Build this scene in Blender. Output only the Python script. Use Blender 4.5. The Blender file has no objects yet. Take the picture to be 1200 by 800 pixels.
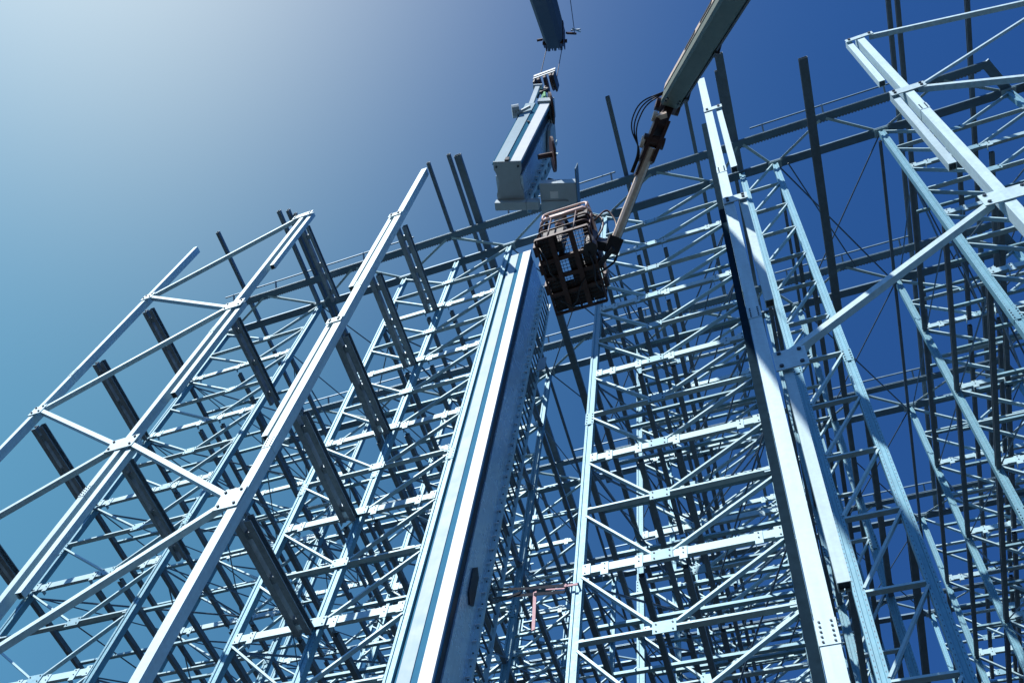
import bpy, math, random
from mathutils import Vector, Matrix
random.seed(7)
SC = bpy.context.scene
COL = SC.collection
S = 0.6            # metres per layout unit
EYE = 1.6
def V(x, y, z): return Vector((x*S, y*S, z*S+EYE))
GROUND = -EYE/S

# ------------------------------------------------------------------ camera
R = ((0.93006725, -0.18371603, -0.31815613),
     (0.33769755, 0.76855681, 0.54339745),
     (0.14469024, -0.61283672, 0.77684998))      # columns: camera right, down, forward in world axes
FPX, CX, CY = 1199.1307, 521.66437, 705.62739
cam = bpy.data.cameras.new('camera'); camo = bpy.data.objects.new('camera', cam); COL.objects.link(camo)
m = Matrix.Identity(4)
for i in range(3):
    m[i][0] = R[i][0]; m[i][1] = -R[i][1]; m[i][2] = -R[i][2]
m[2][3] = EYE
camo.matrix_world = m
cam.sensor_width = 36; cam.lens = 36*FPX/1200
cam.shift_x = (600-CX)/1200; cam.shift_y = (CY-400)/1200
cam.clip_start = 0.1; cam.clip_end = 5000
SC.camera = camo
def ray(u, v):
    d = (u-CX, v-CY, FPX)
    return Vector([sum(R[i][j]*d[j] for j in range(3)) for i in range(3)])
def rayn(u, v): return ray(u, v).normalized()
def px(p):        # layout units -> photo pixel
    c = [sum(R[i][j]*p[i] for i in range(3)) for j in range(3)]
    if c[2] <= 0.1: return None
    return CX+FPX*c[0]/c[2], CY+FPX*c[1]/c[2]
def seen(p, q, pad=4, n=24):
    for i in range(n+1):
        t = i/n
        r = px([p[k]+(q[k]-p[k])*t for k in range(3)])
        if r and -pad < r[0] < 1200+pad and -pad < r[1] < 800+pad: return True
    return False

# ------------------------------------------------------------------ sun, sky, exposure
SUN = Vector((-0.2626, -0.6565, 0.7071)).normalized()
sun = bpy.data.lights.new('sun', 'SUN'); suno = bpy.data.objects.new('sun', sun); COL.objects.link(suno)
sun.energy = 4.3; sun.angle = math.radians(0.5); sun.color = (1.0, 0.97, 0.92)
suno.rotation_euler = SUN.to_track_quat('Z', 'Y').to_euler()
suno.location = (0, 0, 60)
w = bpy.data.worlds.new("World"); SC.world = w; w.use_nodes = True
nt = w.node_tree; nt.nodes.clear()
def N(t, **k):
    n = nt.nodes.new(t)
    for a, b in k.items(): setattr(n, a, b)
    return n
out = N('ShaderNodeOutputWorld'); bg = N('ShaderNodeBackground'); sky = N('ShaderNodeTexSky', sky_type='NISHITA')
sky.sun_disc = False
sky.sun_elevation = math.asin(SUN.z); sky.sun_rotation = math.atan2(SUN.x, SUN.y)
sky.air_density = 1.0; sky.dust_density = 0.4; sky.ozone_density = 3.0
tint = N('ShaderNodeVectorMath', operation='MULTIPLY'); tint.inputs[1].default_value = (0.299, 0.747, 1.375)
nt.links.new(sky.outputs[0], tint.inputs[0])
tc = N('ShaderNodeTexCoord')
nrm = N('ShaderNodeVectorMath', operation='NORMALIZE'); nt.links.new(tc.outputs['Generated'], nrm.inputs[0])
acc = tint.outputs[0]
def lobe(d, power, col):       # thin high haze brightening one quarter of the sky
    global acc
    dt = N('ShaderNodeVectorMath', operation='DOT_PRODUCT'); nt.links.new(nrm.outputs[0], dt.inputs[0]); dt.inputs[1].default_value = d
    mx = N('ShaderNodeMath', operation='MAXIMUM'); nt.links.new(dt.outputs['Value'], mx.inputs[0]); mx.inputs[1].default_value = 0
    pw = N('ShaderNodeMath', operation='POWER'); nt.links.new(mx.outputs[0], pw.inputs[0]); pw.inputs[1].default_value = power
    sc = N('ShaderNodeVectorMath', operation='SCALE'); sc.inputs[0].default_value = col; nt.links.new(pw.outputs[0], sc.inputs['Scale'])
    ad = N('ShaderNodeVectorMath', operation='ADD'); nt.links.new(acc, ad.inputs[0]); nt.links.new(sc.outputs[0], ad.inputs[1])
    acc = ad.outputs[0]
lobe(rayn(60, -342), 24, (6.59, 6.15, 4.23))
lobe(rayn(-253, 441), 6, (0.87, 2.30, 1.45))
nt.links.new(acc, bg.inputs[0]); bg.inputs[1].default_value = 0.0741
nt.links.new(bg.outputs[0], out.inputs[0])
SC.view_settings.view_transform = 'Standard'; SC.view_settings.look = 'None'
SC.view_settings.gamma = 1; SC.view_settings.exposure = 0.432; SC.view_settings.use_curve_mapping = False

# ------------------------------------------------------------------ materials
def mat(name, col, rough=0.5, metal=0.0, var=0.15, scale=6.0, bump=0.0, holes=False, streak=0.0, piece=0.16):
    M = bpy.data.materials.new(name); M.use_nodes = True
    t = M.node_tree; b = t.nodes['Principled BSDF']
    b.inputs['Roughness'].default_value = rough; b.inputs['Metallic'].default_value = metal
    co = t.nodes.new('ShaderNodeTexCoord'); no = t.nodes.new('ShaderNodeTexNoise')
    no.inputs['Scale'].default_value = scale; no.inputs['Detail'].default_value = 5; no.inputs['Roughness'].default_value = 0.65
    mp = t.nodes.new('ShaderNodeMapping'); t.links.new(co.outputs['Object'], mp.inputs[0]); t.links.new(mp.outputs[0], no.inputs[0])
    oi = t.nodes.new('ShaderNodeObjectInfo')
    no.noise_dimensions = '4D'; wm = t.nodes.new('ShaderNodeMath'); wm.operation = 'MULTIPLY'; wm.inputs[1].default_value = 37.0
    t.links.new(oi.outputs['Random'], wm.inputs[0]); t.links.new(wm.outputs[0], no.inputs['W'])
    rp = t.nodes.new('ShaderNodeValToRGB')
    a = rp.color_ramp.elements
    a[0].position = 0.28; a[1].position = 0.72
    a[0].color = tuple(c*(1-var) for c in col)+(1,); a[1].color = tuple(min(1, c*(1+var)) for c in col)+(1,)
    t.links.new(no.outputs[0], rp.inputs[0])
    mr = t.nodes.new('ShaderNodeMapRange'); mr.inputs['To Min'].default_value = 1-piece; mr.inputs['To Max'].default_value = 1+piece*.7
    t.links.new(oi.outputs['Random'], mr.inputs['Value'])
    vm = t.nodes.new('ShaderNodeVectorMath'); vm.operation = 'SCALE'; t.links.new(rp.outputs[0], vm.inputs[0]); t.links.new(mr.outputs[0], vm.inputs['Scale'])
    last = vm.outputs[0]
    if streak:
        n2 = t.nodes.new('ShaderNodeTexNoise'); n2.inputs['Scale'].default_value = 1.0; n2.inputs['Detail'].default_value = 4
        m2 = t.nodes.new('ShaderNodeMapping'); m2.inputs['Scale'].default_value = (14, 14, 0.8)
        t.links.new(co.outputs['Object'], m2.inputs[0]); t.links.new(m2.outputs[0], n2.inputs[0])
        r2 = t.nodes.new('ShaderNodeValToRGB'); r2.color_ramp.elements[0].position = 0.3; r2.color_ramp.elements[1].position = 0.65
        r2.color_ramp.elements[0].color = (1-streak,)*3+(1,); r2.color_ramp.elements[1].color = (1, 1, 1, 1)
        t.links.new(n2.outputs[0], r2.inputs[0])
        mu = t.nodes.new('ShaderNodeMix'); mu.data_type = 'RGBA'; mu.blend_type = 'MULTIPLY'; mu.inputs[0].default_value = 1
        t.links.new(last, mu.inputs[6]); t.links.new(r2.outputs[0], mu.inputs[7]); last = mu.outputs[2]
    if holes:      # rows of punched slots up the post
        sp = t.nodes.new('ShaderNodeSeparateXYZ'); t.links.new(co.outputs['Object'], sp.inputs[0])
        def fr(sock, per, half):
            d = t.nodes.new('ShaderNodeMath'); d.operation = 'DIVIDE'; t.links.new(sock, d.inputs[0]); d.inputs[1].default_value = per
            f = t.nodes.new('ShaderNodeMath'); f.operation = 'FRACT'; t.links.new(d.outputs[0], f.inputs[0])
            s = t.nodes.new('ShaderNodeMath'); s.operation = 'SUBTRACT'; t.links.new(f.outputs[0], s.inputs[0]); s.inputs[1].default_value = 0.5
            ab = t.nodes.new('ShaderNodeMath'); ab.operation = 'ABSOLUTE'; t.links.new(s.outputs[0], ab.inputs[0])
            l = t.nodes.new('ShaderNodeMath'); l.operation = 'LESS_THAN'; t.links.new(ab.outputs[0], l.inputs[0]); l.inputs[1].default_value = half/per
            return l.outputs[0]
        zz = fr(sp.outputs['Z'], 0.1, 0.016)
        ax = t.nodes.new('ShaderNodeMath'); ax.operation = 'ABSOLUTE'; t.links.new(sp.outputs['X'], ax.inputs[0])
        cp = t.nodes.new('ShaderNodeMath'); cp.operation = 'COMPARE'; t.links.new(ax.outputs[0], cp.inputs[0]); cp.inputs[1].default_value = 0.048; cp.inputs[2].default_value = 0.006
        mm = t.nodes.new('ShaderNodeMath'); mm.operation = 'MULTIPLY'; t.links.new(zz, mm.inputs[0]); t.links.new(cp.outputs[0], mm.inputs[1])
        mu = t.nodes.new('ShaderNodeMix'); mu.data_type = 'RGBA'; t.links.new(mm.outputs[0], mu.inputs[0])
        t.links.new(last, mu.inputs[6]); mu.inputs[7].default_value = (0.08, 0.13, 0.17, 1); last = mu.outputs[2]
    t.links.new(last, b.inputs['Base Color'])
    if metal or rough < 0.6:
        rr = t.nodes.new('ShaderNodeMapRange'); rr.inputs['To Min'].default_value = max(0.05, rough-0.1); rr.inputs['To Max'].default_value = rough+0.14
        t.links.new(no.outputs[0], rr.inputs['Value']); t.links.new(rr.outputs[0], b.inputs['Roughness'])
    if bump:
        bp = t.nodes.new('ShaderNodeBump'); bp.inputs['Strength'].default_value = bump; bp.inputs['Distance'].default_value = 0.01
        t.links.new(no.outputs[0], bp.inputs['Height']); t.links.new(bp.outputs[0], b.inputs['Normal'])
    return M
GALV = (0.36, 0.52, 0.63)
M_FAC = mat('galvanised_facade_steel', (0.48, 0.65, 0.69), 0.52, 0.1, 0.10, 16, 0.06, streak=0.14)
M_POST = mat('galvanised_slotted_steel', (0.155, 0.36, 0.45), 0.5, 0.15, 0.12, 10, 0.1, holes=True, streak=0.12)
M_RUNG = mat('galvanised_rung_steel', (0.36, 0.54, 0.59), 0.52, 0.12, 0.13, 8, 0.1)
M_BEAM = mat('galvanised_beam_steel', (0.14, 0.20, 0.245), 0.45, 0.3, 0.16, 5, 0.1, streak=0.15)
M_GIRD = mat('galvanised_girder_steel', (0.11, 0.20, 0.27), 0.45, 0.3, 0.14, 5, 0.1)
M_TIE = mat('galvanised_tie_steel', (0.24, 0.31, 0.36), 0.38, 0.4, 0.18, 5, 0.1, streak=0.2)
M_GUS = mat('galvanised_plate_steel', (0.20, 0.38, 0.45), 0.5, 0.15, 0.13, 9, 0.08)
M_SHADE = mat('painted_shade_navy', (0.012, 0.026, 0.04), 0.85, 0.0, 0.2, 8); M_SHADE.node_tree.nodes['Principled BSDF'].inputs['Specular IOR Level'].default_value = 0.0  # web shade beside the sunlit column, put into the base colour
M_GROOVE = mat('blue_rail_groove', (0.055, 0.19, 0.30), 0.8, 0.0, 0.1, 4)
M_GROOVE.node_tree.nodes['Principled BSDF'].inputs['Specular IOR Level'].default_value = 0.0
M_ROD = mat('dull_steel_rod', (0.10, 0.15, 0.20), 0.5, 0.4, 0.1, 5)
M_BOLT = mat('dark_bolt_steel', (0.06, 0.08, 0.10), 0.45, 0.6, 0.2, 30)
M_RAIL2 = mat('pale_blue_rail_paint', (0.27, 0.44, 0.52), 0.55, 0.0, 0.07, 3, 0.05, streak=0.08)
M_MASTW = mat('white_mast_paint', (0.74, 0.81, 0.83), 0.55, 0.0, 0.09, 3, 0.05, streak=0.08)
M_MASTB = mat('blue_grey_mast_paint', (0.56, 0.71, 0.80), 0.24, 0.35, 0.08, 2.5, 0.05, streak=0.12)
M_MASTG = mat('grey_mast_paint', (0.36, 0.46, 0.51), 0.45, 0.05, 0.12, 3, 0.05)
M_DARK = mat('black_machine_paint', (0.020, 0.020, 0.024), 0.45, 0.0, 0.3, 12)
M_RUST = mat('dark_brown_machine_paint', (0.075, 0.034, 0.027), 0.5, 0.0, 0.4, 14)
M_CREAM = mat('cream_lift_paint', (0.76, 0.61, 0.48), 0.45, 0.0, 0.12, 8, streak=0.2)
M_PINK = mat('faded_orange_lift_paint', (0.80, 0.56, 0.47), 0.45, 0.0, 0.12, 9)
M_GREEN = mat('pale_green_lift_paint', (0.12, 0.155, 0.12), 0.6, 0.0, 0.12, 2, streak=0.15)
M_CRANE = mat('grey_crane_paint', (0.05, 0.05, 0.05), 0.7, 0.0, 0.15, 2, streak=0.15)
M_STRAP = mat('faded_red_webbing', (0.50, 0.31, 0.32), 0.8, 0.0, 0.15, 25)
M_SLING = mat('green_webbing', (0.08, 0.30, 0.12), 0.8, 0.0, 0.2, 20)
M_GRD = mat('gravel_yard', (0.014, 0.014, 0.014), 0.9, 0.0, 0.35, 1.5, 0.4)
M_SLAB = mat('concrete_slab', (0.02, 0.02, 0.02), 0.85, 0.0, 0.15, 1.2, 0.2)
M_CLOTH = mat('dark_work_clothes', (0.03, 0.035, 0.05), 0.9, 0.0, 0.25, 14)
M_SKIN = mat('skin', (0.45, 0.28, 0.2), 0.6, 0.0, 0.1, 10)
M_HELM = mat('grey_helmet_shell', (0.42, 0.45, 0.48), 0.35, 0.0, 0.05, 6)

# ------------------------------------------------------------------ mesh helpers (metres)
def frame_of(p, q, up):
    d = (q-p).normalized(); u = Vector(up)
    s = d.cross(u)
    if s.length < 1e-6: s = d.cross(Vector((1, 0, 0)))
    s.normalize(); return s, s.cross(d), d
class MB:
    def __init__(self): self.v = []; self.f = []; self.m = []
    def prism(self, prof, p, q, up=(0, 0, 1), mi=0, prof2=None):
        p = Vector(p); q = Vector(q); s, u, d = frame_of(p, q, up); n = len(prof); b = len(self.v)
        for (o, pr) in ((p, prof), (q, prof2 or prof)):
            for a, c in pr: self.v.append(o+s*a+u*c)
        area = sum(prof[i][0]*prof[(i+1) % n][1]-prof[(i+1) % n][0]*prof[i][1] for i in range(n))
        o1 = list(range(b, b+n)); o2 = list(range(b+n, b+2*n))
        fs = [(o1[i], o1[(i+1) % n], o2[(i+1) % n], o2[i]) for i in range(n)]+[tuple(reversed(o1)), tuple(o2)]
        if area < 0: fs = [tuple(reversed(f)) for f in fs]
        self.f += fs; self.m += [mi]*len(fs); return self
    def bar(self, p, q, wd, ht, up=(0, 0, 1), mi=0):
        return self.prism([(-wd/2, -ht/2), (wd/2, -ht/2), (wd/2, ht/2), (-wd/2, ht/2)], p, q, up, mi)
    def box(self, lo, hi, mi=0):
        lo = Vector(lo); hi = Vector(hi); c = (lo+hi)/2
        return self.bar((c.x, c.y, lo.z), (c.x, c.y, hi.z), abs(hi.x-lo.x), abs(hi.y-lo.y), (0, -1, 0), mi)
    def cyl(self, p, q, r, n=10, mi=0, r2=None):
        c = [(math.cos(2*math.pi*i/n), math.sin(2*math.pi*i/n)) for i in range(n)]
        return self.prism([(a*r, b*r) for a, b in c], p, q, (0.13, 0.29, 0.95), mi, [(a*(r2 or r), b*(r2 or r)) for a, b in c])
    def tube(self, pts, r, n=8, mi=0, closed=False):
        pts = [Vector(p) for p in pts]; k = len(pts); b = len(self.v); ref = None
        for i, p in enumerate(pts):
            if closed: d = pts[(i+1) % k]-pts[i-1]
            else: d = pts[min(i+1, k-1)]-pts[max(i-1, 0)]
            d.normalize()
            if ref is None:
                ref = d.cross(Vector((0.21, 0.37, 0.9)))
                if ref.length < 1e-3: ref = d.cross(Vector((1, 0, 0)))
            ref = (ref-d*ref.dot(d)).normalized(); s2 = d.cross(ref)
            for j in range(n):
                a = 2*math.pi*j/n; self.v.append(p+ref*(r*math.cos(a))+s2*(r*math.sin(a)))
        rng = range(k) if closed else range(k-1)
        for i in rng:
            i2 = (i+1) % k
            for j in range(n):
                j2 = (j+1) % n
                self.f.append((b+i*n+j, b+i*n+j2, b+i2*n+j2, b+i2*n+j)); self.m.append(mi)
        if not closed:
            self.f.append(tuple(b+j for j in reversed(range(n)))); self.f.append(tuple(b+(k-1)*n+j for j in range(n))); self.m += [mi, mi]
        return self
    def bolt(self, p, d, r=0.022, h=0.02, mi=1):
        p = Vector(p); return self.cyl(p-Vector(d)*0.004, p+Vector(d)*h, r, 6, mi)
    def data(self, name, mats, smooth=False):
        me = bpy.data.meshes.new(name); me.from_pydata([tuple(v) for v in self.v], [], self.f)
        for x in (mats if isinstance(mats, (list, tuple)) else [mats]): me.materials.append(x)
        me.polygons.foreach_set('material_index', self.m)
        if smooth: me.polygons.foreach_set('use_smooth', [True]*len(self.f))
        me.validate(); me.update(); return me
    def build(self, name, mats, parent=None, smooth=False, label=None, loc=None):
        return put(name, self.data(name, mats, smooth), parent, label, loc)
def put(name, me, parent=None, label=None, loc=None):
    o = bpy.data.objects.new(name, me); COL.objects.link(o)
    if parent: o.parent = parent
    if label: o['label'] = label
    if loc is not None: o.location = loc
    return o
def empty(name, loc, label, cat, group=None):
    o = bpy.data.objects.new(name, None); COL.objects.link(o); o.location = loc; o.empty_display_size = 0.3
    return tag(o, label, cat, group)
def tag(o, label, cat, group=None, kind='thing'):
    o['label'] = label; o['category'] = cat
    if group: o['group'] = group
    if kind: o['kind'] = kind
    return o
def smooth_path(pts, rad, n=5):       # rounds the corners of a polyline
    pts = [Vector(p) for p in pts]; o = [pts[0]]
    for a, b, c in zip(pts, pts[1:], pts[2:]):
        r = min(rad, (a-b).length*0.45, (c-b).length*0.45)
        p = b+(a-b).normalized()*r; q = b+(c-b).normalized()*r
        for i in range(n+1):
            t = i/n; o.append(p*(1-t)**2+b*2*t*(1-t)+q*t*t)
    return o+[pts[-1]]
def chan(wd, ht, t, lip=0.0):         # C section, open towards -side
    h = ht/2; a = wd/2
    if not lip: return [(-a, -h), (a, -h), (a, h), (-a, h), (-a, h-t), (a-t, h-t), (a-t, -h+t), (-a, -h+t)]
    return [(-a, -h+lip), (-a, -h), (a, -h), (a, h), (-a, h), (-a, h-lip), (-a+t, h-lip), (-a+t, h-t), (a-t, h-t), (a-t, -h+t), (-a+t, -h+t), (-a+t, -h+lip)]
def angle(a, b, t): return [(-a/2, -b/2), (a/2, -b/2), (a/2, -b/2+t), (-a/2+t, -b/2+t), (-a/2+t, b/2), (-a/2, b/2)]
def mirror(prof): return [(-a, b) for a, b in reversed(prof)]
FR = Vector((0, -1, 0))

# ------------------------------------------------------------------ ground
def sheet(name, x0, x1, y0, y1, z, m_):
    b = MB(); b.v = [Vector((x0, y0, z)), Vector((x1, y0, z)), Vector((x1, y1, z)), Vector((x0, y1, z))]; b.f = [(0, 1, 2, 3)]; b.m = [0]
    o = b.build(name, m_); o['kind'] = 'structure'; return o
sheet('ground', -1500, 1500, -1500, 1500, 0, M_GRD)
sheet('concrete_slab', -17, 9, 5, 27, 0.004, M_SLAB)

# ------------------------------------------------------------------ rack frames
ZK = [47.2-2.7*k for k in range(17)]
ROWY = [14.1+6.5*r for r in range(5)]
KMAX = [13, 11, 8, 6, 4]
ROWN = ['front row', 'second row', 'third row', 'fourth row', 'rear row']
LEV = ['roof', 'first', 'second', 'third', 'fourth', 'fifth', 'sixth', 'seventh']
POSTP = [(-.07, -.06), (-.07, .06), (-.03, .06), (-.024, .042), (.024, .042), (.03, .06), (.07, .06), (.07, -.06),
         (.045, -.06), (.045, -.052), (.062, -.052), (.062, .052), (.033, .052), (.027, .034), (-.027, .034), (-.033, .052), (-.062, .052), (-.062, -.052), (-.045, -.052), (-.045, -.06)]
POSTP = [(a, b) for a, b in POSTP]
def post_mesh():
    b = MB(); h = (47.2-GROUND)*S+0.06
    b.prism(POSTP, (0, 0, 0), (0, 0, h), FR)
    b.box((-.11, -.11, 0), (.11, .11, .012))
    for zz in (9.1, 18.2):     # bolted splice sleeves
        b.box((-.078, -.068, zz), (.078, .0, zz+.42))
        for i in range(4):
            for sx in (-.05, .05): b.bolt((sx, -.068, zz+.06+i*.1), FR, .012, .012, 1)
    return b.data('post', [M_POST, M_BOLT])
POSTME = post_mesh()
def gusset_mesh():
    b = MB(); b.box((-.155, -.012, -.12), (.155, 0, .12))
    for sx in (-.11, .11):
        for sz in (-.07, .07): b.bolt((sx, -.012, sz), FR, .013, .014, 1)
    return b.data('gusset_plate', [M_GUS, M_BOLT])
GUSME = gusset_mesh()
RND = random.Random(3)
def lug(b, x):
    b.box((x-.055, -.075, -.19), (x+.055, -.063, .10))
    b.box((x-.055, -.063, -.19), (x-.047, .04, -.10))
    for sz in (-.05, .06): b.bolt((x, -.075, sz), FR, .012, .012, 1)
def k_frame(kind, L, g, Rr, mid_post):
    """rung / brace meshes, local to the left post at ground level"""
    gl = (g-L)*S; rl = (Rr-L)*S; d = 2.7*S
    me = {}
    b = MB(); b.prism(chan(.065, .175, .008), (.075, -.03, 0), (rl-.075, -.03, 0), (0, 0, 1))
    for x in ((g-.55-L)*S, (g+.5-L)*S): lug(b, x)
    for x, s_ in ((.12, 1), (rl-.12, -1)):
        b.box((x-.06, -.077, -.13), (x+.06, -.063, .13)); lug(b, x+s_*.27)
        for sz in (-.08, .08): b.bolt((x-s_*.02, -.077, sz), FR, .013, .012, 1)
    me['wide'] = b.data('crossbar', [M_RUNG, M_BOLT])
    b = MB(); b.prism(mirror(angle(.09, .042, .007)), (.075, -.03, 0), (rl-.075, -.03, 0), (0, 0, 1))
    b.box((.075, -.066, -.03), (.14, -.0605, .05)); b.box((rl-.16, -.066, -.06), (rl-.075, -.0605, .05))
    me['thin'] = b.data('crossbar', [M_RUNG, M_BOLT])
    for nm, x0, z0, x1, z1 in (('bl', .06, d-.17, gl-.12, .06), ('br', gl+.12, .06, rl-.06, d-.17)):
        b = MB(); b.prism(mirror(angle(.075, .038, .007)), (x0, -.035, z0), (x1, -.035, z1), (0, 0, 1))
        me[nm] = b.data('diagonal_brace', [M_RUNG])
    me['top'] = None
    return me
FRAMES = [  # name phrase, left post, gusset, right post, mid post, kind
    ('leftmost wide frame', -24.35, -21.2, -19.05, False, 'K'),
    ('centre-post frame left of the white mast', -14.5, -11.85, -9.25, True, 'K'),
    ('wide frame right of the basket', -4.75, -2.72, 0.15, False, 'K'),
    ('narrow ladder frame', 1.25, None, 2.62, False, 'Z'),
    ('rightmost wide frame', 6.85, 9.05, 11.6, False, 'K')]
FR_SHORT = ['leftmost frame', 'centre-post frame', 'basket-side frame', 'ladder frame', 'rightmost frame']
FDESC = ['galvanised wide rack frame, leftmost, {r}, K-braced with no centre post',
         'galvanised rack frame with a centre post beside the white mast, {r}',
         'galvanised wide rack frame right of the lift basket, {r}, K-braced',
         'narrow galvanised ladder frame with single diagonals, {r}',
         'galvanised wide rack frame at the right edge, {r}, K-braced']
JR = random.Random(11)
def jig(o, a=.0022, d=.006):
    o.rotation_euler = (JR.gauss(0, a*.6), JR.gauss(0, a), JR.gauss(0, a*.6)); o.location = o.location+Vector((JR.gauss(0, d*.3), JR.gauss(0, d*.15), JR.gauss(0, d)))
def do_frames():
    for fi, (nm, L, g, Rr, mid, kind) in enumerate(FRAMES):
        if kind == 'K': me = k_frame(fi, L, g, Rr, mid)
        else:
            rl = (Rr-L)*S; d = 2.7*S; me = {}
            b = MB(); b.prism(mirror(angle(.08, .04, .007)), (.07, -.035, 0), (rl-.07, -.035, 0))
            for x in (.085, rl-.085): b.bolt((x, -.0625, 0), FR, .012, .012, 1)
            me['thin'] = b.data('crossbar', [M_RUNG, M_BOLT])
            b = MB(); b.prism(mirror(angle(.07, .036, .007)), (.06, -.04, .07), (rl-.06, -.04, d-.07)); me['z'] = b.data('diagonal_brace', [M_RUNG])
        for r, Y in enumerate(ROWY):
            e = empty('rack_frame', V(L, Y, GROUND), FDESC[fi].format(r=ROWN[r]), 'rack frame', 'upright frames of the racking')
            xs = [0, (Rr-L)*S]+([(g-L)*S] if mid else [])
            for x in xs: put('post', POSTME, e, loc=(x, 0, 0))
            for k in range(1, KMAX[r]+1):
                z = (ZK[k]-GROUND)*S
                if kind == 'K':
                    jig(put('crossbar', me['wide' if k % 2 == 0 else 'thin'], e, loc=(0, 0, z)))
                    jig(put('diagonal_brace', me['bl'], e, loc=(0, 0, z))); jig(put('diagonal_brace', me['br'], e, loc=(0, 0, z)))
                    if mid:
                        put('gusset_plate', GUSME, e, loc=((g-L)*S, -.085, z))
                    else: put('gusset_plate', GUSME, e, loc=((g-L)*S, -.066, z))
                else:
                    jig(put('crossbar', me['thin'], e, loc=(0, 0, z))); jig(put('diagonal_brace', me['z'], e, loc=(0, 0, z)))
do_frames()

# ------------------------------------------------------------------ depth beams between rows
def double_beam(wd, ht, ln, gap=0.0):
    b = MB()
    if gap:
        o = (gap+wd)/2
        b.prism([(x-o, y) for x, y in chan(wd, ht, .01, .025)], (0, 0, 0), (0, ln, 0)); b.prism([(x+o, y) for x, y in mirror(chan(wd, ht, .01, .025))], (0, 0, 0), (0, ln, 0))
        for t in (.12, .5, .88): b.box((-gap/2-.012, ln*t-.06, -ht*.3), (gap/2+.012, ln*t+.06, ht*.3))
    else:
        b.prism(chan(wd, ht, .008, .022), (0, 0, 0), (0, ln, 0))
    return b
BEAMME = double_beam(.09, .12, 6.5*S-.16).data('depth_beam', [M_BEAM])
POSN = ['left post', 'left of gussets', 'right of gussets', 'right post']
def do_beams():
    n = 0
    for r in range(4):
        for fi, (nm, L, g, Rr, mid, kind) in enumerate(FRAMES):
            xs = [L, g-.55, g+.5, Rr] if kind == 'K' else [L, None, None, Rr]
            for k in range(2, KMAX[r]+1, 2):
                for j, x in enumerate(xs):
                    if x is None: continue
                    z = ZK[k]-.33
                    if not seen((x, ROWY[r], z), (x, ROWY[r]+6.5, z), 0): continue
                    if n >= 300: continue
                    n += 1
                    o = put('depth_beam', BEAMME, loc=V(x, ROWY[r], z)+Vector((JR.gauss(0, .006), .08, JR.gauss(0, .006)))); o.rotation_euler = (JR.gauss(0, .001), JR.gauss(0, .01), JR.gauss(0, .0015))
                    tag(o, 'dark beam behind %s of %s, %s level, %s' % (ROWN[r], FR_SHORT[fi], LEV[k//2], POSN[j]), 'beam', 'pallet beams running back through the racking')
    print('BEAMS', n)
do_beams()

# ------------------------------------------------------------------ roof girders
def girder(r):
    y1 = ROWY[r]; y0 = y1-1.25; x0, x1 = -24.5, 12.6
    e = empty('roof_girder', V(x0, y1, 47.2), 'flat lattice girder with two chords spanning the tops of the %s of frames' % ROWN[r], 'girder', 'lattice girders across the rack tops')
    o = -e.location
    b = MB(); b.prism(chan(.20, .075, .008, .02), V(x0, y1, 47.35)+o, V(x1, y1, 47.35)+o); b.build('lower_chord', M_GIRD, e)
    b = MB(); b.prism(mirror(chan(.16, .075, .008, .02)), V(x0+.2, y0, 47.45)+o, V(x1-1.7, y0, 47.45)+o); b.build('upper_chord', M_GIRD, e)
    if r < 2:
        b = MB(); x = x0+.6
        while x < x1-2.0:
            p = V(x, y0, 47.45)+o; b.box(p+Vector((0, .105, -.03)), p+Vector((.04, .125, .02))); x += .125
        b.bar(V(x0+.5, y0, 47.45)+o+Vector((0, .094, -.005)), V(x1-1.9, y0, 47.45)+o+Vector((0, .094, -.005)), .024, .05); b.build('toothed_strip', M_BEAM, e)
    for xa, xb in ((x0+.6, -13.6), (-9.4, -3.9), (1.9, 7.6)):
        b = MB(); b.bar(V(xa, y0-.34, 47.9)+o, V(xb, y0-.34, 47.9)+o, .03, .05)
        x = xa+.5
        while x < xb: b.bar(V(x, y0-.36, 47.86)+o, V(x, y0-.1, 47.56)+o, .04, .04); x += 2.4
        b.build('edge_flashing', M_GIRD, e)
    b = MB(); b.bar(V(x1-1.75, y0-.1, 47.45)+o, V(x1-.95, y1, 47.42)+o, .20, .07); b.build('end_bar', M_GIRD, e)
    nodes = [-24.2, -19.05, -14.5, -9.25, -4.75, .15, 2.62, 6.85, 11.6]
    for a, c in zip(nodes, nodes[1:]):
        mdl = (a+c)/2
        for t in (a+.15, c-.15):
            b = MB(); b.prism(angle(.06, .06, .007), V(t, y1-.06, 47.4)+o, V(mdl+(.12 if t > mdl else -.12), y0+.08, 47.42)+o); b.build('lattice_bar', M_RUNG, e)
    for x in nodes:
        b = MB(); p = V(x, y1, 47.2)+o; b.box(p+Vector((-.16, -.1, -.012)), p+Vector((.16, .1, -.002))); b.build('node_plate', M_RUNG, e)
for r in range(5): girder(r)

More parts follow.
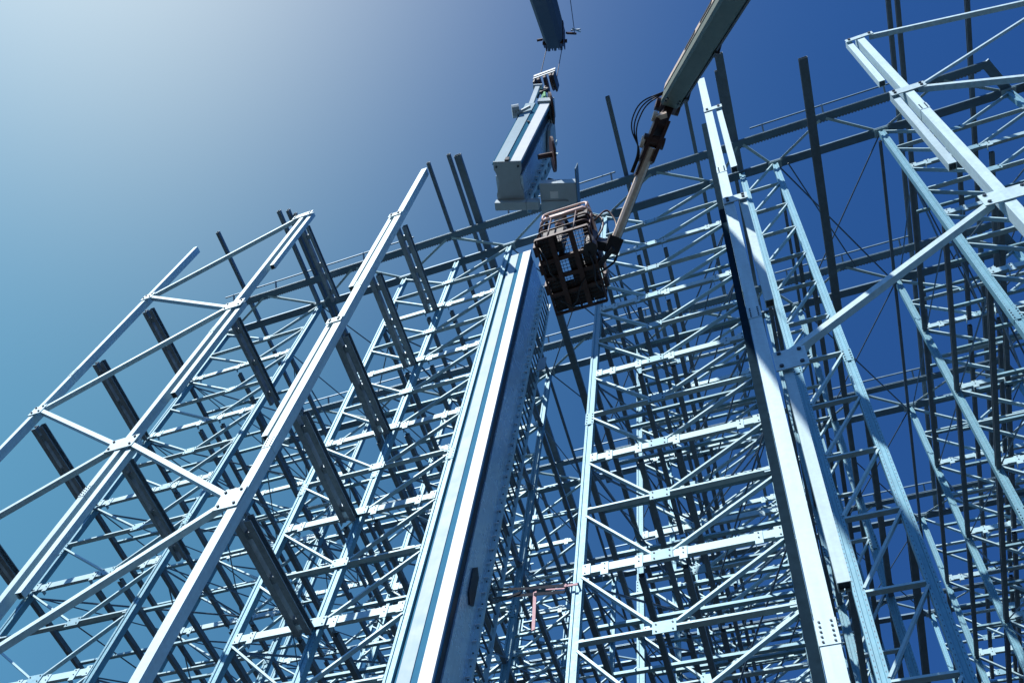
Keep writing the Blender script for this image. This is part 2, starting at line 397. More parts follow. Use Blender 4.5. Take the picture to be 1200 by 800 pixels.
# purlins lying on the girders and reaching out over the open end
PURL = [(-22.77, .10, .12, 9.45, 22, 'thin steel purlin above the corner column strut, single'), (-19.4, .11, .12, 9.45, 34, 'thin purlin just left of the broad pair behind the peaked column'),
        (-18.95, .09, .16, 9.55, 34, 'left half of the broad purlin pair behind the peaked column'), (-18.7, .10, .14, 9.8, 34, 'right half of the broad purlin pair behind the peaked column'),
        (-11.78, .09, .12, 9.6, 34, 'thin purlin ending just right of the tall column left of the mast'), (-10.78, .10, .12, 9.55, 34, 'thin purlin immediately left of a broad one, above the mast'),
        (-10.4, .19, .14, 9.7, 34, 'broad purlin in the sky left of the hanging load'), (-3.48, .11, .12, 9.45, 34, 'lone thin purlin in the sky between the load and the jib'),
        (-.42, .09, .12, 9.4, 34, 'thin purlin whose end hides behind the lift boom'), (1.0, .09, .12, 9.9, 30, 'thin purlin beside the broad one right of the white column top'),
        (1.2, .20, .14, 9.3, 14.4, 'broad dark purlin end just right of the white column top'), (7.7, .10, .14, 6.9, 34, 'left purlin of the close pair running off the top edge'),
        (8.02, .10, .14, 6.9, 34, 'right purlin of the close pair running off the top edge'), (10.47, .10, .14, 7.5, 34, 'single purlin running off the top edge near the right corner')]
for x, wd, ht, ya, yb, lb in PURL:
    b = MB(); b.prism(chan(wd, ht, .008, .02), (0, 0, 0), (0, (yb-ya)*S, 0))
    tag(b.build('roof_purlin', M_BEAM, loc=V(x, ya, 48.0)), lb, 'purlin', 'purlins on the rack roof')
def ybeam(name, x, z, ya, yb, wd, ht, lb, cat, grp, m_=M_BEAM, gap=0.0):
    o = double_beam(wd, ht, (yb-ya)*S, gap).build(name, m_, loc=V(x, ya, z)); return tag(o, lb, cat, grp)
ybeam('aisle_rail', 4.22, 46.55, 10.2, 21.2, .20, .16, 'dark guide rail jutting into the sky over the aisle right of the ladder frame', 'rail', 'guide rails over the aisles')
ybeam('aisle_rail', -7.1, 42.2, 14.6, 24.5, .17, .14, 'dark guide rail over the aisle passing behind the lift basket', 'rail', 'guide rails over the aisles')
for x, lb in ((-9.25, 'thin tie running back along the post tops beside the white mast'), (6.72, 'thin tie running back from the top of the rightmost frame'), (2.7, 'thin tie running back along the ladder frame post tops'), (-4.75, 'thin tie running back from the strapped post top')):
    ybeam('top_tie', x, 46.8, 14.3, 40, .07, .08, lb, 'tie', 'ties along the post tops', M_ROD)

# bracing rods
def rod(p, q, r_, lb, grp):
    if not seen(p, q, 0): return
    a = V(*p); c = V(*q); b = MB(); b.cyl((0, 0, 0), c-a, r_, 6)
    tag(b.build('bracing_rod', M_ROD, loc=a), lb, 'rod', grp)
AISLE = [(-19.05, -14.5, 'left aisle'), (-9.25, -4.75, 'mast aisle'), (2.62, 6.85, 'right aisle')]
for r in range(4):
    for a, c, nm in AISLE:
        y0, y1 = ROWY[r], ROWY[r+1]
        rod((a+.1, y0, 47.05), (c-.1, y1, 47.05), .018, 'thin roof bracing rod falling rightward across the %s behind the %s' % (nm, ROWN[r]), 'roof bracing rods')
        rod((c-.1, y0, 47.0), (a+.1, y1, 47.0), .018, 'thin roof bracing rod falling leftward across the %s behind the %s' % (nm, ROWN[r]), 'roof bracing rods')
        if r == 0 and a > 0:
            rod((a+.5, y0, 46.95), ((a+c)/2+.5, y1-1.25, 46.95), .016, 'second thin roof rod to the girder middle in the right aisle', 'roof bracing rods')
for r in range(3):
    for fi, (nm, L, g, Rr, mid, kind) in enumerate(FRAMES):
        if kind != 'K': continue
        for k in range(2, KMAX[r], 2):
            for x, sd in ((L, 'left'), (Rr, 'right')):
                rod((x, ROWY[r]+.1, ZK[k]-.25), (g, ROWY[r+1]-.12, ZK[k-2]+.1), .022, 'dark stay rod from %s post of %s, %s, %s beam level' % (sd, FR_SHORT[fi], ROWN[r], LEV[k//2]), 'stay rods between the rack rows')

for r in range(4):
    for fi, (nm, L, g, Rr, mid, kind) in enumerate(FRAMES):
        if kind != 'K': continue
        me = MB().prism(mirror(angle(.07, .06, .008)), (0, 0, 0), ((Rr-L)*S, 0, 0)).data('cross_rail', [M_GUS])
        for k in range(2, KMAX[r]+1, 2):
            for dy, wh in ((1.6, 'nearest'), (3.2, 'middle'), (4.8, 'farthest')):
                z = ZK[k]-.16
                if not seen((L, ROWY[r]+dy, z), (Rr, ROWY[r]+dy, z), 0): continue
                tag(put('cross_rail', me, loc=V(L, ROWY[r]+dy, z)), 'pale cross rail on beams behind %s of %s, %s level, %s one' % (ROWN[r], FR_SHORT[fi], LEV[k//2], wh), 'rail', 'cross rails lying on the depth beams')
            if r < 2:
                for x, sd in ((L, 'left'), (Rr, 'right')):
                    rod((x+.1, ROWY[r]+.12, ZK[k]-.2), (x+.1, ROWY[r+1]-.12, ZK[k-2]-.2), .016, 'steep rod rising rearward from %s post of %s, %s, %s level' % (sd, FR_SHORT[fi], ROWN[r], LEV[k//2]), 'steep bracing rods between the rack rows')
            if r < 2:
                for x, sd in ((L, 'left'), (Rr, 'right')):
                    rod((x, ROWY[r]+.1, ZK[k]-.1), (g, ROWY[r+1]-.1, ZK[k]-.1), .016, 'level stay rod from %s post of %s, %s, %s beam level' % (sd, FR_SHORT[fi], ROWN[r], LEV[k//2]), 'level stay rods between the rack rows')

# ------------------------------------------------------------------ facade columns and struts
FY = 10.0
COLS = {'corner': (-24.4, 48.4), 'peak': (-18.05, 47.5), 'tall': (-12.12, 48.3), 'white': (0.34, 47.3), 'right': (6.15, 45.5), 'edge': (12.2, 48.0)}
CWS = {'corner': .12, 'peak': .12, 'tall': .16, 'white': .165, 'right': .145, 'edge': .145}
def tube_prof(a, t, dp=None):  # hollow section (slit on the hidden rear face)
    h = a/2; g = (dp or a)/2; e = .004
    return [(e, -g), (h, -g), (h, g), (-h, g), (-h, -g), (-e, -g), (-e, -g+t), (-h+t, -g+t), (-h+t, g-t), (h-t, g-t), (h-t, -g+t), (e, -g+t)]
def column(key, lb, stub_side, joints, plates):
    x, top = COLS[key]; e = empty('facade_column', V(x, FY, GROUND), lb, 'column', 'facade columns at the open end'); o = -e.location
    b = MB(); cw = CWS[key]; b.prism(tube_prof(cw, .012, .18), V(x, FY, GROUND)+o, V(x, FY, top)+o, FR)
    for zz in (11.3, 22.6, 33.9):
        p = V(x, FY, zz)+o; b.box(p+Vector((-cw/2-.006, -.098, 0)), p+Vector((cw/2+.006, .07, .34)))
        for i in range(5):
            for sx in (-cw*.3, cw*.3): b.bolt(p+Vector((sx, -.098, .04+i*.065)), FR, .011, .012, 1)
    b.build('shaft', [M_FAC, M_BOLT], e)
    for k in joints:
        z = ZK[k] if not (key == 'right' and k == 0) else 45.1
        sx = x+stub_side*.38
        ln = 7.5 if k else 6.6
        b = MB(); b.prism(tube_prof(.115, .010), V(sx, FY, z-ln)+o, V(sx, FY, z+.25)+o, FR)
        b.box(V(sx, FY, z-ln)+o+Vector((-.039, -.039, .03)), V(sx, FY, z-ln)+o+Vector((.039, .039, .04)), 1)
        b.build('splice_bar', [M_FAC, M_BOLT], e)
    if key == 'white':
        b = MB(); b.prism(chan(.10, .12, .008, .02), V(x-.235, FY+.14, GROUND)+o, V(x-.235, FY+.14, 41.0)+o, FR); b.build('back_channel', M_SHADE, e)  # channel coloured near-black to carry the shade behind the column
    for k, xl, xr, zl, zh in plates:
        z = ZK[k] if not (key == 'right' and k == 0) else 45.1
        b = MB(); p = V(x, FY, z)+o; yy = -.115
        b.box(p+Vector((xl*S, yy, zl*S)), p+Vector((xr*S, yy+.016, zh*S)))
        for fx in (xl+.12, xr-.12):
            for fz in (zl+.14, zh-.14): b.bolt(p+Vector((fx*S, yy, fz*S)), FR, .026, .026, 1)
        b.build('joint_plate', [M_FAC, M_BOLT], e)
column('corner', 'bare steel column at the far left corner of the facade', 1, [], [(2, -.15, .4, -.3, .28), (6, -.15, .4, -.35, .3), (10, -.15, .4, -.35, .3)])
column('peak', 'steel column second from left, peaked top joined by a long strut', 1, [0, 4, 8], [(0, -.5, .5, -.25, .25), (4, -.35, .5, -.38, .3), (8, -.5, .5, -.38, .33), (12, -.5, .5, -.35, .3)])
column('tall', 'tall pale column left of the white mast, tops free in the sky', -1, [2, 6], [(2, -.42, .13, -.2, .2), (6, -.42, .13, -.2, .2), (10, -.55, .13, -.5, .4)])
column('white', 'bright sunlit column right of the basket, in front of the ladder frame', 1, [2, 6, 10], [(2, -.15, .5, -.2, .2), (6, -.15, .52, -.25, .25), (10, .16, .80, -.5, .35)])
column('right', 'steel column at upper right with struts fanning to the right', -1, [0, 4], [(0, -.5, .45, -.2, .2), (4, -.5, .5, -.28, .25), (8, -.5, .52, -.36, .36), (12, -.6, .6, -.4, .4)])
column('edge', 'outer steel column beyond the right edge of the photo', -1, [2, 6], [(2, -.6, .2, -.3, .3), (6, -.6, .2, -.3, .3)])
JN = {'corner': 'corner column', 'peak': 'peaked column', 'tall': 'tall column', 'white': 'sunlit column', 'right': 'upper right column', 'edge': 'right edge column'}
STR = [('corner', 2, 'peak', 0, 'topmost strut, corner column up to the peaked column top'), ('corner', 2, 'peak', 4, 'nearly level strut, corner column to peaked column, under the topmost strut'),
       ('corner', 6, 'peak', 4, 'long strut rising from corner column to the middle peaked-column joint'), ('corner', 6, 'peak', 8, 'strut falling from corner column to the lower peaked-column joint'),
       ('corner', 10, 'peak', 8, 'strut from left edge rising to the lower peaked-column joint'), ('corner', 10, 'peak', 12, 'short visible strut falling in the bottom left corner'),
       ('peak', 8, 'tall', 10, 'strut falling from peaked column to the tall pale column'), ('peak', 12, 'tall', 10, 'long strut from lower left rising to the tall pale column'),
       ('white', 10, 'right', 8, 'long strut from sunlit column rising to the upper right column'), ('right', 0, 'edge', 2, 'strut at the top right leaving the picture, uppermost'),
       ('right', 4, 'edge', 2, 'slim strut at top right rising out of the picture'), ('right', 4, 'edge', 6, 'heavy strut below the slim one, crossing the roof girder end'), ('right', 8, 'edge', 6, 'short strut on the big bolted plate at right')]
def jz(c, k): return 45.1 if (c == 'right' and k == 0) else ZK[k]
for a, ka, c, kc, lb in STR:
    za, zc = jz(a, ka), jz(c, kc)
    dx = .33; t = 1 if COLS[c][0] > COLS[a][0] else -1
    p = V(COLS[a][0]+dx*t, FY, za+(.12 if zc > za else -.12)); q = V(COLS[c][0]-dx*t, FY, zc+(.12 if za > zc else -.12))
    slim = (a, ka, c, kc) == ('right', 4, 'edge', 2)
    wd = .055 if slim else .10
    b = MB(); b.prism([(-wd/2, -wd/2), (wd/2, -wd/2), (wd/2, wd/2), (-wd/2, wd/2)], (0, 0, 0), q-p, FR)
    o = b.build('facade_strut', M_FAC, loc=p+Vector((0, -.05, 0))); tag(o, lb, 'strut', 'zigzag struts of the facade')
# double beams tying the facade columns back to the racking
for key, ks in (('corner', (2, 4, 6, 8)), ('tall', (2, 4, 6, 8, 10)), ('peak', (0, 4, 8))):
    for k in ks:
        x = COLS[key][0]
        ybeam('tie_beam', x, ZK[k]-.35, FY+.3, 13.95, .11 if key != 'peak' else .08, .18, 'heavy dark double beam from the %s back to the racking, %s beam level' % (JN[key], LEV[k//2]), 'beam', 'double beams tying facade to racking', M_TIE, gap=.085)

# ------------------------------------------------------------------ stacker crane mast standing in the aisle
def mast_parts(e, w_, dep, z0, z1, ladder_dy, clips, base, bolts=True):
    """mast along local Z; front face towards -Y at y=0, x from 0 to w_ (layout units -> metres)"""
    W = w_*S; D = dep*S; h0, h1 = z0*S, z1*S; fl = W*.37; fr = W*.37; x0 = W*.05
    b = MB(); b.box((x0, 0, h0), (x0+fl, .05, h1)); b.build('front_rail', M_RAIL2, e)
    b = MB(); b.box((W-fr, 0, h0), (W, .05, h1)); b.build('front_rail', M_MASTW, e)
    b = MB(); b.box((-.03, .05, h0), (W+.012, .072, h1)); b.box((x0+fl+.003, .014, h0), (W-fr-.003, .05, h1)); b.build('rail_backing', M_GROOVE, e)
    b = MB(); b.box((.03, .072, h0), (W-.03, .072+.22, h1)); b.build('inner_spine', M_DARK, e)
    b = MB(); b.box((.012, .295, h0), (W-.002, D, h1)); b.build('side_plate', M_MASTB, e)
    b = MB(); b.box((W-.02, D+.002, h0), (W+.085, D+.022, h1)); b.box((W+.065, D+.022, h0), (W+.085, D+.085, h1))
    z = h0+.2
    while z < h1-.1:
        b.bolt((W+.045, D+.002, z), FR, .016, .016, 1); z += .31
    b.build('bolted_flange', [M_FAC, M_BOLT], e)
    b = MB(); b.bar((W-.001, D-.03, 0), (W+.075, D-.03, 0), .022, .022); cl = b.data('cable_clip', M_MASTW); z = h0+.35
    while z < h1-.1:
        put('cable_clip', cl, e, loc=(0, 0, z)); z += clips
    yl = D+ladder_dy*S
    b = MB(); b.prism(angle(.07, .07, .008), (W+.05, yl, h0), (W+.05, yl, h1), FR); b.build('ladder_rail', M_FAC, e)
    b = MB(); b.bar((W+.055, D+.07, 0), (W+.055, yl-.03, 0), .03, .035); ru = b.data('ladder_rung', M_ROD); z = h0+.2
    while z < h1:
        put('ladder_rung', ru, e, loc=(0, 0, z)); z += .34
e = empty('stacker_crane_mast', V(-9.04, 14.0, GROUND), 'tall white-railed stacker crane mast standing in the aisle beside the centre-post frame', 'crane mast')
mast_parts(e, .97, 1.65, 0, 45.6-GROUND, .95, .42, True)
b = MB(); p = Vector((.97*S+.0, 1.0*S, (22.0-GROUND)*S)); b.prism([(-.13, -.40), (.0, -.52), (.12, -.34), (.13, .30), (.0, .50), (-.12, .34)], p, p+Vector((.03, 0, 0)), (0, 0, 1)); b.build('hatch_opening', M_DARK, e)
b = MB(); b.box((.97*S+.17, 2.1*S, (37.4-GROUND)*S), (.97*S+.36, 2.14*S, (38.5-GROUND)*S)); b.bar((.97*S+.08, 2.1*S, (38.-GROUND)*S), (.97*S+.2, 2.12*S, (38.-GROUND)*S), .03, .03); b.build('bracket_plate', M_MASTG, e)
b = MB(); b.box((-.25, -.25, .0), (.97*S+.25, 2.9*S, .12)); b.build('foot_plate', M_MASTG, e)

# ratchet strap from mast to the strapped post
b = MB()
def band(pts, wd, th=.012, mi=0):
    for p, q in zip(pts, pts[1:]): b.bar(V(*p), V(*q), th, wd, (0, 0, 1), mi)
def onY(u, v, y):
    r = ray(u, v); return tuple(r*(y/r.y))
qa, qb, qc, qd = onY(567, 691, 16.6), onY(566, 702, 16.6), onY(662, 685, 13.93), onY(662, 693, 13.93)
band([qa, onY(620, 689, 15.2), qc], .045, mi=1)
band([qb, onY(612, 697, 15.4), qd], .05, mi=1)
band([onY(566, 710, 16.6), onY(610, 694, 15.4)], .05, mi=1)
band([qc, onY(664, 686, 13.88), onY(677, 684, 13.88), onY(678, 683, 14.25)], .045, mi=0)
band([onY(627, 693, 14.95), onY(625, 738, 14.92)], .06, mi=0)
band([onY(640, 690.5, 14.5), onY(662, 689, 13.9)], .02, mi=0)
me = b.data('ratchet_strap', [M_STRAP, M_DARK]); off = V(-4.9, 13.93, 20.2)
for v in me.vertices: v.co -= off
tag(put('ratchet_strap', me, loc=off), 'faded red strap wrapped round a post with its loose end hanging down', 'strap')

# ------------------------------------------------------------------ the mast head hanging from the crane
def rotm(ax, d): return Matrix.Rotation(math.radians(d), 3, ax)
LR = rotm('Z', 12) @ rotm('X', 9) @ rotm('Y', 9)
P0 = rayn(578, 189)*40
LP = V(*P0)
e = empty('hanging_mast_section', LP, 'short white-railed mast head section hanging tilted from the crane hook', 'mast section')
e.rotation_euler = LR.to_euler(); LS = 40/36; e.scale = (LS, LS, LS)
w_, dep = .92, 1.3
mast_parts(e, w_, dep, 0, 4.5, .42, .28, False)
W = w_*S; D = dep*S
# waisted end plate seen from below
prof = [(0, 0), (W, 0), (W, .16), (W*.93, .27), (W*.90, .40), (W*.93, .52), (W, .64), (W, D), (0, D), (0, .64), (W*.10, .52), (W*.13, .40), (W*.10, .27), (0, .16)]
b = MB()
n = len(prof); b.v = [Vector((x, y, -.03)) for x, y in prof]+[Vector((x, y, -.004)) for x, y in prof]
b.f = [tuple(reversed(range(n))), tuple(range(n, 2*n))]+[(i, (i+1) % n, n+(i+1) % n, n+i) for i in range(n)]; b.m = [0]*len(b.f)
for x in (.06, W-.06): b.bolt((x, .10, -.03), (0, 0, -1), .022, .02, 1)
b.build('end_plate', [M_MASTG, M_BOLT], e)
b = MB(); b.box((-.03, D-.02, -.16), (W+.05, D+.14, -.032)); b.box((W+.06, D-.02, -.16), (W+.30, D+.14, -.01)); b.build('base_flange', M_MASTG, e)
b = MB(); b.box((W*.42, -.03, -.02), (W*.56, -.002, .10)); b.bolt((W*.55, -.002, 1.75), FR, .03, .02, 0); b.build('latch_block', M_DARK, e)
# side cabinet with folded wing plate
b = MB(); b.box((W+.30, .50, .06), (W+1.02, 1.16, .22)); b.build('side_cabinet', M_MASTG, e)
b = MB(); b.box((W+.50, .66, .052), (W+.66, .80, .059)); b.build('cabinet_label', M_MASTW, e)
b = MB(); b.bar((W+.32, .86, .045), (W+.85, .86, .045), .03, .028); b.build('cabinet_rib', M_MASTG, e)
b = MB(); b.box((W+1.03, .20, .0), (W+1.05, 1.25, .24)); b.build('wing_plate', M_GIRD, e)
# cable sheaves on the back edge
IMG_DOWN = Vector((-0.18371603, 0.76855681, -0.61283672)); IMG_RIGHT = Vector((0.93006725, 0.33769755, 0.14469024))
for u_, v_, ds in ((648, 181, 40.9), (646, 128, 44.6)):
    c = LR.transposed() @ (V(*(rayn(u_, v_)*ds))-LP)/LS; dn = (IMG_DOWN+IMG_RIGHT*.12).normalized()
    ax = (LR.transposed() @ rayn(u_, v_).cross(dn)).normalized()
    if ax.x < 0: ax = -ax
    ax = (ax+(LR.transposed() @ rayn(u_, v_))*.12).normalized()
    b = MB(); b.cyl(c-ax*.022, c+ax*.022, .33, 28); b.cyl(c-ax*.30, c+ax*.05, .05, 10); b.build('sheave', M_RUST, e)
b = MB(); b.tube(smooth_path([(W+.10, .95, .82), (W+.32, .95, .86), (W+.36, .95, 1.1), (W+.2, .95, 1.2)], .12), .035, 8); b.build('cable_loop', M_DARK, e)
# top fittings
zt = 4.5*S
b = MB(); b.box((W*.52, -.04, zt-.02), (W+.06, .36, zt+.14)); b.build('top_bracket', M_MASTG, e)
b = MB(); b.bar((.10, .12, zt-.05), (.02, .12, zt+1.15), .10, .06, FR); b.cyl((-.08, .12, zt+1.18), (.12, .12, zt+1.18), .055, 10); b.build('top_lug', M_MASTG, e)
b = MB(); b.bar((-.05, -.02, zt-.55), (.20, -.06, zt-.32), .05, .05); b.cyl((-.16, -.02, zt-.45), (-.02, -.02, zt-.40), .13, 14); b.build('guide_roller', M_MASTG, e)
b = MB(); b.prism([(-.2, -.3), (.2, -.12), (.24, .1), (.1, .32), (-.2, .3)], (W+.03, .55, zt-.42), (W+.09, .55, zt-.42), (0, 0, 1)); b.build('cheek_plate', M_MASTG, e)

# ------------------------------------------------------------------ mobile crane: boom, ropes, hook block
TIP = rayn(651, 48)*58; BASE = Vector((-.6, -14, GROUND+3))
tip = V(*TIP); cb = V(*BASE)
e = empty('mobile_crane', V(BASE.x, BASE.y, GROUND), 'grey telescopic crane boom reaching in at the top edge with its hook block', 'crane'); o = -e.location
d = (cb-tip).normalized()
b = MB()
for a, c, wd in ((.6, 8, .54), (7.9, 18, .64), (17.9, (cb-tip).length, .76)):
    b.prism([(-wd/2, -wd*.35), (-wd*.3, -wd*.62), (wd*.3, -wd*.62), (wd/2, -wd*.35), (wd/2, wd*.55), (-wd/2, wd*.55)], tip+d*a+o, tip+d*c+o)
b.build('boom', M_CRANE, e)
b = MB(); s, u, dd = frame_of(tip, cb, (0, 0, 1))
for sx in (-.27, -.10, .09, .26): b.bar(tip+s*sx+d*-.05+o, tip+s*sx+d*.95+o, .03, .5)
b.bar(tip+d*.6+o, tip+d*.95+o, .58, .60); b.cyl(tip-s*.36+d*.3+u*-.1+o, tip+s*.36+d*.3+u*-.1+o, .05, 8)
b.bar(tip+s*.36+d*.3+o, tip+s*.52+d*.25+o, .06, .06); b.bar(tip-s*.36+d*.55+u*.05+o, tip-s*.62+d*.4+u*.05+o, .05, .1)
b.build('boom_head', M_RUST, e)
for sx in (-.18, .0, .18):
    b = MB(); c = tip+d*.2+s*sx+u*-.05+o; b.cyl(c-s*.03, c+s*.03, .26, 20); b.build('head_sheave', M_DARK, e)
b = MB(); b.bar(tip-s*.55+d*.75+u*.1+o, tip-s*.75+d*.35+u*.1+o, .04, .04); b.bar(tip-s*.75+d*.6+u*.1+o, tip-s*.5+d*.4+u*.15+o, .03, .08); b.build('wind_sensor', M_MASTG, e)
HK = rayn(640, 97)*49; hk = V(*HK)
b = MB(); b.cyl(tip+Vector((-.24, 0, -.1))+o, hk+Vector((-.22, 0, .18))+o, .011, 6); b.cyl(tip+Vector((.26, 0, -.1))+o, hk+Vector((.27, 0, .18))+o, .011, 6)
b.cyl(tip-s*.60+d*.5+o, tip-s*.72+d*9+u*.5+o, .010, 6); b.build('hoist_rope', M_DARK, e)
b = MB()
for sx in (-.24, .26): b.box(hk+o+Vector((sx-.02, -.20, -.50)), hk+o+Vector((sx+.02, .20, .2)))
b.box(hk+o+Vector((-.27, -.23, .02)), hk+o+Vector((.30, -.202, .20)), 1); b.box(hk+o+Vector((-.27, -.22, -.18)), hk+o+Vector((.30, -.202, -.07)), 1)
b.build('hook_block', [M_DARK, M_MASTW], e)
for sx in (-.14, .02, .17):
    b = MB(); c = hk+o+Vector((sx, 0, -.12)); b.cyl(c-Vector((.035, 0, 0)), c+Vector((.03, 0, 0)), .22, 20); b.build('block_sheave', M_RUST, e)
b = MB(); hh = hk+o+Vector((.02, 0, -.6)); b.tube([hh+Vector(p) for p in ((0, 0, .05), (0, 0, -.18), (.09, 0, -.28), (.08, 0, -.42), (-.05, 0, -.46), (-.13, 0, -.38))], .04, 8); b.build('hook', M_DARK, e, True)
# slings from the hook to the load
b = MB(); hook = hk+Vector((.02, 0, -1.0))
for q in ((W*.75, .1, zt+.12), (W*.95, .3, zt+.1), (W*.2, .5, zt), (W*.9, D*.9, zt)):
    b.bar(Vector((0, 0, 0)), LP+LR @ (Vector(q)*LS)-hook, .05, .012, FR)
tag(b.build('lifting_sling', M_SLING, loc=hook), 'green webbing slings between the crane hook and the hanging mast section', 'sling')

# ------------------------------------------------------------------ boom lift
bx0, bx1, by0, by1, bz = -5.3, -3.68, 9.3, 11.7, 31.0
J0 = rayn(719, 286)*33.2; J1 = rayn(766, 166)*33.6; B0 = rayn(788, 112)*34.0; BB = Vector((8.7, -8, GROUND+4))
e = empty('boom_lift', V(BB.x, BB.y, GROUND), 'boom lift with pale green boom, cream jib and dark work basket', 'boom lift'); o = -e.location
b0 = V(*B0)+o; bb = V(*BB)+o; d = (bb-b0).normalized()
b = MB(); s, u, dd = frame_of(b0, bb, (0, 0, 1))
L_ = (bb-b0).length
def boomp(wd, ht): return [(-wd/2, -ht/2+.04), (-wd/2+.04, -ht/2), (wd/2-.04, -ht/2), (wd/2, -ht/2+.04), (wd/2, ht/2-.03), (wd/2-.03, ht/2), (-wd/2+.03, ht/2), (-wd/2, ht/2-.03)]
b.prism(boomp(.34, .38), b0, b0+d*9); b.prism(boomp(.42, .46), b0+d*8.9, b0+d*L_)
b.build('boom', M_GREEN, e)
b = MB(); b.bar(b0+s*.175+u*.08+d*.1, b0+s*.175+u*.08+d*8.8, .02, .10)
for t in (1.9, 3.0): b.bar(b0+s*.19+u*.08+d*t, b0+s*.19+u*.08+d*(t+.7), .012, .05, mi=1)
b.bar(b0-s*.18+u*-.12+d*.1, b0-s*.18+u*-.12+d*8.8, .03, .12, mi=1)
for t in (.4, 2.6): b.bar(b0-s*.20-u*.1+d*t, b0-s*.20-u*.1+d*(t+.18), .07, .2, mi=1)
b.build('cable_tray', [M_CREAM, M_DARK], e)
b = MB()
for t in (.25, .40):
    for sx in (-.11, .11): b.bolt(b0+s*sx-u*.19+d*t, -u, .02, .02, 0)
b.build('wear_pad_bolts', M_BOLT, e)
j1 = V(*J1)+o; j0 = V(*J0)+o
b = MB(); b.bar(b0+d*.12, b0-d*.30-u*.06, .30, .30); b.bar(b0-d*.26-u*.1, j1+(b0-j1)*.25, .16, .30); b.cyl(b0-d*.3-s*.22-u*.1, b0-d*.3+s*.22-u*.1, .11, 12)
b.bar(j1+(b0-j1)*.45-s*.1, j1-s*.1+(j1-j0).normalized()*-.35, .06, .26); b.bar(j1+(b0-j1)*.45+s*.1, j1+s*.1+(j1-j0).normalized()*-.35, .06, .26)
b.cyl(j1-s*.19, j1+s*.19, .10, 12); b.build('knuckle', M_RUST, e)
b = MB(); k = j1+(b0-j1)*.5; b.cyl(k+s*.12, k+s*.19, .085, 14); b.cyl(j1-u*.05+s*.16, j1-u*.05+s*.22, .10, 14); b.box(k-Vector((.1, .1, .12)), k+Vector((.08, -.02, .04))); b.build('pivot_caps', M_CREAM, e)
b = MB()
for i in range(3):
    a = b0+s*.14-d*(.05+.05*i)+u*.05; c = j1+s*(.14+.02*i)-(j1-j0)*.12
    mdp = (a+c)/2+s*(.22-.07*i)+Vector((-.10, -.1, .05))
    b.tube(smooth_path([a, mdp+(a-c)*.2, mdp-(a-c)*.2, c, c-(j1-j0)*.2], .4, 6), .013, 6)
b.build('hydraulic_hoses', M_DARK, e, True)
jd = (j0-j1).normalized(); js, ju, _ = frame_of(j1, j0, (0, 0, 1))
b = MB(); b.prism(boomp(.15, .20), j1+jd*.12, j0)
b.build('jib', M_CREAM, e)
b = MB(); b.bar(j1+jd*.05+js*.085+ju*.05, j0+js*.085+ju*.05, .018, .03); b.bar(j1+jd*.1-js*.085, j1+jd*.62-js*.085, .03, .2); b.cyl(j1+jd*.2+ju*.13, j0-jd*.4+ju*.13, .03, 8); b.build('jib_link', M_RUST, e)
b = MB(); b.bar(j0-jd*.12, j0+jd*.16, .26, .28); mnt = V(bx1+.05, 10.0, bz+.5)+o
b.bar(j0+jd*.05, mnt+Vector((-.05, 0, 0)), .16, .22); b.cyl(mnt+Vector((-.08, .0, -.35)), mnt+Vector((-.08, 0, .35)), .13, 12); b.bar(j0+Vector((0, .0, -.2)), mnt+Vector((-.2, .5, -.2)), .08, .10)
b.tube(smooth_path([j0+Vector((.05, .1, .1)), j0+Vector((.0, .25, -.2)), mnt+Vector((-.05, .5, -.25)), mnt+Vector((-.3, .6, -.2))], .15), .02, 6)
b.build('basket_mount', M_DARK, e)
b = MB(); b.box(bb+Vector((-1.2, -1.8, -2.4-.0)), bb+Vector((1.2, 1.8, -.2))); b.build('turntable', M_GREEN, e)
# basket (the metal mesh floor is seen from below)
def P(x, y, z): return V(x, y, z)+o
bk = MB(); RT = .021
zr = bz+1.83
bk.tube(smooth_path([P(bx0, by1, zr), P(bx0, by0, zr), P(bx1, by0, zr), P(bx1, by1, zr), P(bx0, by1, zr)], .18), RT*1.5, 10)
bk.bar(P(bx0+.2, by0, zr-.02), P(bx1-.2, by0, zr-.02), .05, .12)
bk.tube(smooth_path([P(bx0+.1, by0, zr), P(bx0+.1, by0, zr+.52), P(bx1-.1, by0, zr+.52), P(bx1-.1, by0, zr)], .12), RT, 8)
bk.tube(smooth_path([P(bx1-.1, by0, zr+.52), P(bx1-.05, by0+.25, zr+.45), P(bx1, by0+.6, zr)], .1), RT, 8)
bk.build('guard_rail', M_PINK, e, True)
bk = MB()
for zz in (bz+.62, bz+1.22): bk.tube(smooth_path([P(bx0, by1, zz), P(bx0, by0, zz), P(bx1, by0, zz), P(bx1, by1, zz), P(bx0, by1, zz)], .12), RT*.8, 6)
for x, y in ((bx0, by0+.2), (bx1, by0+.2), (bx0, by1-.15), (bx1, by1-.15), (bx0, 10.5), (bx1, 10.3), (-4.5, by1), (-4.9, by0), (-4.1, by0)): bk.cyl(P(x, y, bz), P(x, y, zr), RT*.9, 8)
bk.tube(smooth_path([P(bx1+.1, 9.9, bz+.3), P(bx1+.35, 9.8, bz+1.0), P(bx1+.3, 9.7, zr-.2), P(bx1, 9.6, zr)], .2), RT*.9, 6)
bk.tube(smooth_path([P(bx1+.1, 9.6, bz+1.2), P(bx1+.5, 9.55, bz+1.9), P(bx1+.75, 9.9, bz+1.2), P(bx1+.6, 10.0, bz+.3)], .2), RT*.9, 6)
bk.build('basket_frame', M_RUST, e, True)
bk = MB()
c4 = [P(bx0, by0, bz), P(bx1, by0, bz), P(bx1, by1, bz), P(bx0, by1, bz)]
for p, q in zip(c4, c4[1:]+c4[:1]): bk.bar(p, q, .03, .09)
